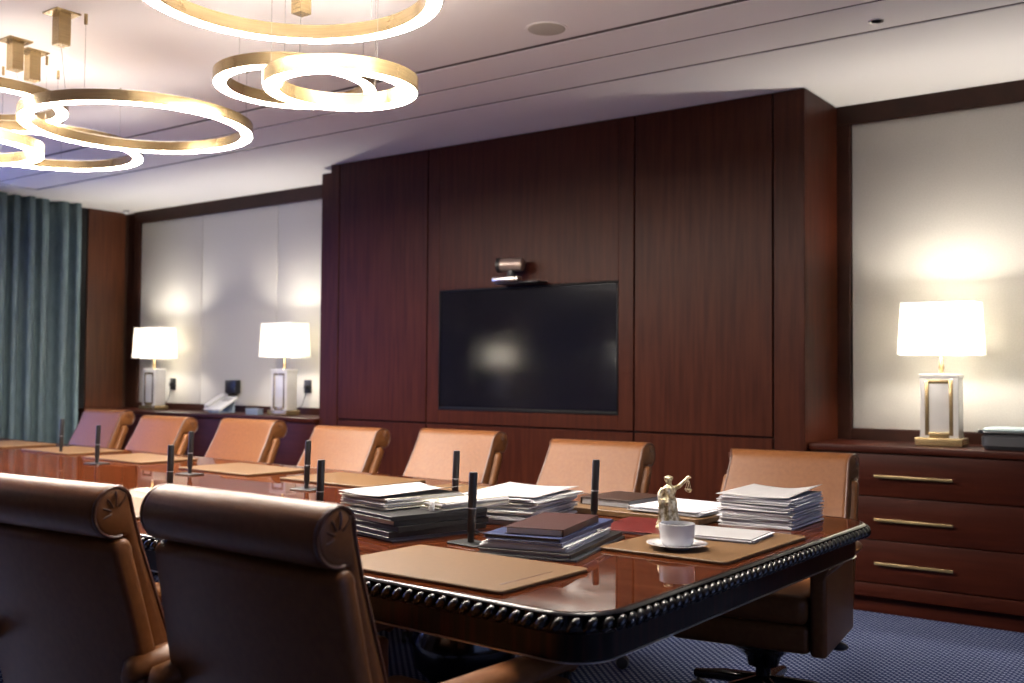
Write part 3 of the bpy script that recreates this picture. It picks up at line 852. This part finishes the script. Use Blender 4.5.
# ---- thick pad: notebook and papers
nb = folder('notebook', 'closed brown notebook with white page edges on the thick tan pad', -1.835, 3.155, ZT+.020, -3, .20, .235, .026, M['brownb'], M['paper'], cat='notebook', spine='l')
paper_stack('paper_sheets', 'sheaf of white papers on the thick pad, right of the brown notebook', 'papers', -1.580, 3.13, ZT+.020, -3, .26, .30, .017, 6, .012, [M['paper'], M['paper'], M['paper2']], rj=5)
# ---- red folder and statue
folder('document_folder', 'flat dark red folder lying under the golden statuette', -1.555, 2.80, ZT, 8, .215, .30, .010, M['redf'], M['paper2'], spine='r')

# ---- left pile: black folders topped with papers
fx, fy = -2.055, 2.30
paper_stack('paper_sheets', 'messy white papers at the very bottom of the black folder pile', 'papers', fx-.005, fy-.005, ZT, -13, .27, .31, .012, 5, .008, [M['paper2'], M['slate'], M['paper']], rj=3)
gb = 'black folders in the left pile'
zz = ZT+.012
for k, (h, a, dx, dy, m_, lab) in enumerate((
        (.017, -15, 0, 0, 'blackf', 'black folder lowest of the left folder pile'),
        (.015, -10, .006, .004, 'blackf', 'black folder second from the bottom of the left folder pile'),
        (.016, -12, -.004, .008, 'blackf', 'black folder with a pale sheet edge, third in the left folder pile'),
        (.012, -14, .004, 0, 'blackf', 'black folder topmost of the left pile, directly under the papers'))):
    folder('document_folder', lab, fx+dx, fy+dy, zz, a, .285, .335, h, M[m_], M['paper3'] if k in (2,) else M['darkpages'], gb, spine='r'); zz += h
paper_stack('paper_stack', 'creamy white paper stack on top of the black folder pile', 'paper stack', -2.135, 2.345, zz, -10, .225, .30, .034, 10, .007, [M['paper3'], M['stack'], M['paper3']], rj=3)
curled_sheet('white sheet with an upturned corner on top of the creamy paper stack', -2.14, 2.345, zz+.0345, -12, .225, .305, (.004, .006, .018, .010))
paper_stack('clipped_papers', 'clipped documents beside the creamy stack on the black folders', 'papers', -1.935, 2.41, zz, -8, .085, .27, .026, 8, .006, [M['paper3'], M['paper3'], M['stack']], rj=4)
cl = thing('paper_clip', 'white clip gripping the documents on the black folders', 'clip', (-1.95, 2.268, zz), D(-8))
bm = B(); box(bm, (0, 0, .014), (.016, .010, .027), .002); obj('jaw', bm, M['white'], cl)
bm = B(); tube(bm, [(-.006, -.003, .024), (-.008, .025, .031), (.008, .025, .031), (.006, -.003, .024)], .0014, 6); obj('wire_arm', bm, M['silver'], cl)

# ---- middle pile: white papers
paper_stack('paper_stack', 'white paper pile in the middle of the table, left of the brown notebook', 'paper stack', -1.985, 2.745, ZT, 12, .255, .36, .070, 17, .011, [M['stack'], M['paper2'], M['stack'], M['paper3']], rj=4)
paper_stack('paper_sheets', 'upper sheaf turned askew on the middle white paper pile', 'papers', -1.975, 2.745, ZT+.071, 6, .265, .33, .012, 5, .010, [M['stack'], M['stack']], rj=3)
curled_sheet('loose white sheet lying on the middle paper pile', -1.978, 2.75, ZT+.083, 9, .26, .33, (.003, .004, .010, .010), mid=.003)

# ---- near pile: binders, blue folder, maroon notebook
fx, fy, fa = -1.580, 2.345, 13
zz = ZT
items = ((.007, .275, .44, 'navyf', 'paper2', 'dark folder with pale edge, lowest of the near folder pile', 1.5, 'r'),
         (.012, .255, .43, 'blackf', 'paper', 'black folder with a rounded spine, low in the near folder pile', 0, 'r'))
for h, w_, d_, m_, p_, lab, da, sp_ in items:
    folder('document_folder', lab, fx, fy, zz, fa+da, w_, d_, h, M[m_], M[p_], 'folders of the near pile', spine=sp_); zz += h
paper_stack('paper_sheets', 'sheaf of lilac and white papers under the blue folder', 'papers', fx-.010, fy-.015, zz, fa+1, .240, .37, .015, 6, .006, [M['stack'], M['paper2']], rj=2)
zz += .0155
folder('document_folder', 'lilac folder tied with white string in the near folder pile', fx-.006, fy-.002, zz, fa, .210, .40, .008, M['lilacf'], M['paper2'], 'folders of the near pile')
bm = B()
ca_, sa_ = math.cos(D(fa)), math.sin(D(fa))
def lp(u, v, z): return (fx-.006+u*ca_-v*sa_, fy-.002+u*sa_+v*ca_, z)
tube(bm, [lp(.1075, .075, zz+.003), lp(.108, .072, zz+.0045), lp(.1075, .069, zz+.008)], .0022, 6)
for k in range(3):
    tube(bm, [lp(.109, .07, zz+.006), lp(.116, .08+.012*k, zz+.009-.003*k), lp(.118, .066-.012*k, zz+.004+.002*k), lp(.109, .07, zz+.006)], .0016, 6)
tube(bm, [lp(.109, .066, zz+.006), lp(.118, .045, zz+.004), lp(.114, .03, zz+.000)], .0015, 6)
tag(obj('string_bow', bm, M['string']), 'white string bow on the side of the lilac folder', 'string')
zz += .0082
folder('document_folder', 'blue folder directly under the maroon notebook', fx-.012, fy+.005, zz, fa-1, .215, .41, .011, M['bluef'], M['blackf'], 'folders of the near pile'); zz += .0112
folder('notebook', 'maroon notebook with cream pages on top of the near folder pile', fx+.012, fy-.02, zz, fa+2, .160, .31, .019, M['maroon'], M['pages'], cat='notebook', spine='r')
pn = thing('pencil_case', 'brown pen roll lying behind the blue folder', 'case', (-1.66, 2.655, ZT), D(25))
bm = B(); box(bm, (0, 0, .013), (.06, .15, .025), .011, 3); obj('body', bm, M['brownb'], pn)
bm = B(); tube(bm, [(.02, -.06, .027), (.015, .06, .027)], .004, 8); obj('pen', bm, M['plastic'], pn)

# ------------------------------------------------------------------ cup and saucer
cz = ZT+.009
sa = thing('saucer', 'white china saucer under the cup on the end pad', 'saucer', (-1.274, 2.473, cz))
bm = B(); lathe(bm, [(.0, .003), (.030, .003), (.034, 0.0005), (.038, .003), (.060, .010), (.080, .014), (.081, .0155), (.079, .016), (.058, .0125), (.036, .006), (.0, .0058)], 40); obj('dish', bm, M['china'], sa, 60)
cp = thing('cup', 'white china cup on its saucer in front of the golden statuette', 'cup', (-1.274, 2.473, cz+.0062), D(160))
bm = B(); lathe(bm, [(.0, .001), (.030, .001), (.032, .0005), (.040, .006), (.0445, .016), (.0462, .036), (.0468, .060), (.0453, .0605), (.0445, .040), (.042, .020), (.036, .008), (.0, .006)], 40); obj('bowl', bm, M['china'], cp, 60)
bm = B(); tube(bm, [(.043, 0, .052), (.056, 0, .056), (.068, 0, .048), (.066, 0, .034), (.055, 0, .022), (.040, 0, .017)], .0042, 8); obj('handle', bm, M['china'], cp, 60)
bm = B(); lathe(bm, [(.0, .050), (.0440, .050)], 32); obj('coffee', bm, M['coffee'], cp)

# ------------------------------------------------------------------ golden statuette of justice
st = thing('statuette', 'golden robed figure raising a pair of scales, standing behind the cup', 'statuette', (-1.462, 2.785, ZT+.0102), D(36))
S = .150/1.0
bm = B()
def P(x, y, z): return (x*S, y*S, z*S)
fold = lambda a, z: 1+.10*math.sin(7*a+z*30)+.05*math.sin(13*a)
lathe(bm, [(r*S, z*S) for r, z in ((.0, .05), (.22, .05), (.235, .08), (.20, .18), (.165, .32), (.150, .45), (.155, .52), (.12, .60), (.105, .63), (.125, .70), (.135, .76), (.11, .82), (.05, .855), (.045, .89))], 40, fold=fold)
ball(bm, P(.06, -.10, .34), (.07*S, .07*S, .20*S)); ball(bm, P(-.07, -.06, .22), (.09*S, .09*S, .17*S))
ball(bm, P(-.05, -.085, .73), (.05*S, .045*S, .05*S)); ball(bm, P(.05, -.085, .73), (.05*S, .045*S, .05*S))
ball(bm, P(-.01, -.005, .945), (.066*S, .074*S, .085*S))
ball(bm, P(-.01, -.072, .938), (.014*S, .02*S, .02*S)); ball(bm, P(-.01, -.05, .905), (.03*S, .025*S, .03*S))
ball(bm, P(-.01, .03, .965), (.082*S, .075*S, .078*S)); ball(bm, P(-.06, .0, .99), (.045*S, .05*S, .04*S)); ball(bm, P(.04, .0, .99), (.045*S, .05*S, .04*S)); ball(bm, P(-.01, .085, .93), (.05*S, .05*S, .05*S))
tube(bm, [P(.11, -.02, .79), P(.20, -.04, .84), P(.29, -.06, .93), P(.355, -.07, 1.00)], [.050*S, .046*S, .036*S, .028*S], 10)
ball(bm, P(.37, -.07, 1.015), (.045*S, .035*S, .032*S))
for k in range(4): tube(bm, [P(.36+.012*k, -.085, 1.03), P(.385+.012*k, -.10, 1.02), P(.385+.01*k, -.10, .995)], .009*S, 6)
tube(bm, [P(-.12, 0, .78), P(-.19, -.02, .66), P(-.20, -.07, .55), P(-.19, -.10, .47)], [.052*S, .048*S, .04*S, .03*S], 10)
ball(bm, P(-.19, -.11, .455), (.035*S, .035*S, .04*S))
ball(bm, P(-.16, .02, .67), (.07*S, .06*S, .09*S)); tube(bm, [P(-.11, -.08, .80), P(0, -.125, .66), P(.12, -.05, .56)], .035*S, 8)
tube(bm, [P(-.15, -.09, .58), P(-.19, -.11, .3), P(-.16, -.12, .1)], .05*S, 8)
figure = obj('figure', bm, M['gold'], st, 60)
rm = figure.modifiers.new('fuse', 'REMESH'); rm.mode = 'VOXEL'; rm.voxel_size = .0021; rm.use_smooth_shade = True
bm = B(); lathe(bm, [(.0, 0), (.27*S, 0), (.27*S, .03*S), (.24*S, .06*S), (.0, .06*S)], 28); obj('pedestal', bm, M['gold'], st)
bm = B(); tube(bm, [P(-.19, -.13, .46), P(-.20, -.15, .06)], [.012*S, .009*S], 6); tube(bm, [P(-.25, -.13, .42), P(-.13, -.13, .42)], .010*S, 6); obj('sword', bm, M['gold'], st)
bm = B(); tube(bm, [P(.37, -.20, .94), P(.37, .04, .94)], .008*S, 6); tube(bm, [P(.37, -.08, 1.0), P(.37, -.08, .94)], .007*S, 6)
for sy_ in (-.18, .02):
    for dx in (-.04, .04): tube(bm, [P(.37, sy_, .94), P(.37+dx, sy_, .78)], .005*S, 5)
    lathe(bm, [(.0, .72*S), (.035*S, .73*S), (.060*S, .78*S), (.055*S, .78*S), (.0, .745*S)], 14, (.37*S, sy_*S, 0))
obj('scales', bm, M['gold'], st)

# ------------------------------------------------------------------ light
wd = bpy.data.worlds.new('world'); sc.world = wd; wd.use_nodes = True
bg = wd.node_tree.nodes['Background']; bg.inputs[0].default_value = (.30, .42, .95, 1); bg.inputs[1].default_value = .6
A = bpy.data.lights.new('window_daylight', 'AREA'); A.shape = 'RECTANGLE'; A.size = wy1-wy0-.14; A.size_y = wz1-wz0-.14; A.energy = 38; A.color = (.25, .33, 1.0)
ao = link(bpy.data.objects.new('window_daylight', A)); ao.location = (XL-.13, (wy0+wy1)/2, (wz0+wz1)/2)
ao.rotation_euler = (PI/2, 0, -PI/2)

A2 = bpy.data.lights.new('window_daylight', 'AREA'); A2.shape = 'RECTANGLE'; A2.size = 2.5; A2.size_y = 1.8; A2.energy = 3; A2.color = (.62, .74, 1.0)
a2 = link(bpy.data.objects.new('window_daylight', A2)); a2.location = (XR+.13, 1.65, 1.525); a2.rotation_euler = (PI/2, 0, PI/2)
# ------------------------------------------------------------------ camera
yaw, pitch, roll = D(36.348), D(1.922), D(.403)
cy, sy, cpp, spp = math.cos(yaw), math.sin(yaw), math.cos(pitch), math.sin(pitch)
fw = Vector((-sy*cpp, cy*cpp, spp)); rt = Vector((cy, sy, 0)); up = rt.cross(fw)
r2 = rt*math.cos(roll)+up*math.sin(roll); u2 = -rt*math.sin(roll)+up*math.cos(roll)
cam = bpy.data.cameras.new('camera'); cam.sensor_width = 36.0; cam.lens = 36.0*1034.9/1024
co = link(bpy.data.objects.new('camera', cam))
mw = Matrix((r2, u2, -fw)).transposed().to_4x4(); mw.translation = Vector((0, 0, 1.22)); co.matrix_world = mw
cam.clip_start = .02
cam.dof.use_dof = True; cam.dof.focus_distance = 3.1; cam.dof.aperture_fstop = 3.2
sc.camera = co
vs = sc.view_settings
vs.view_transform = 'Standard'; vs.look = 'None'; vs.gamma = 1.0; vs.exposure = EXPO
try: vs.use_curve_mapping = False
except Exception: pass
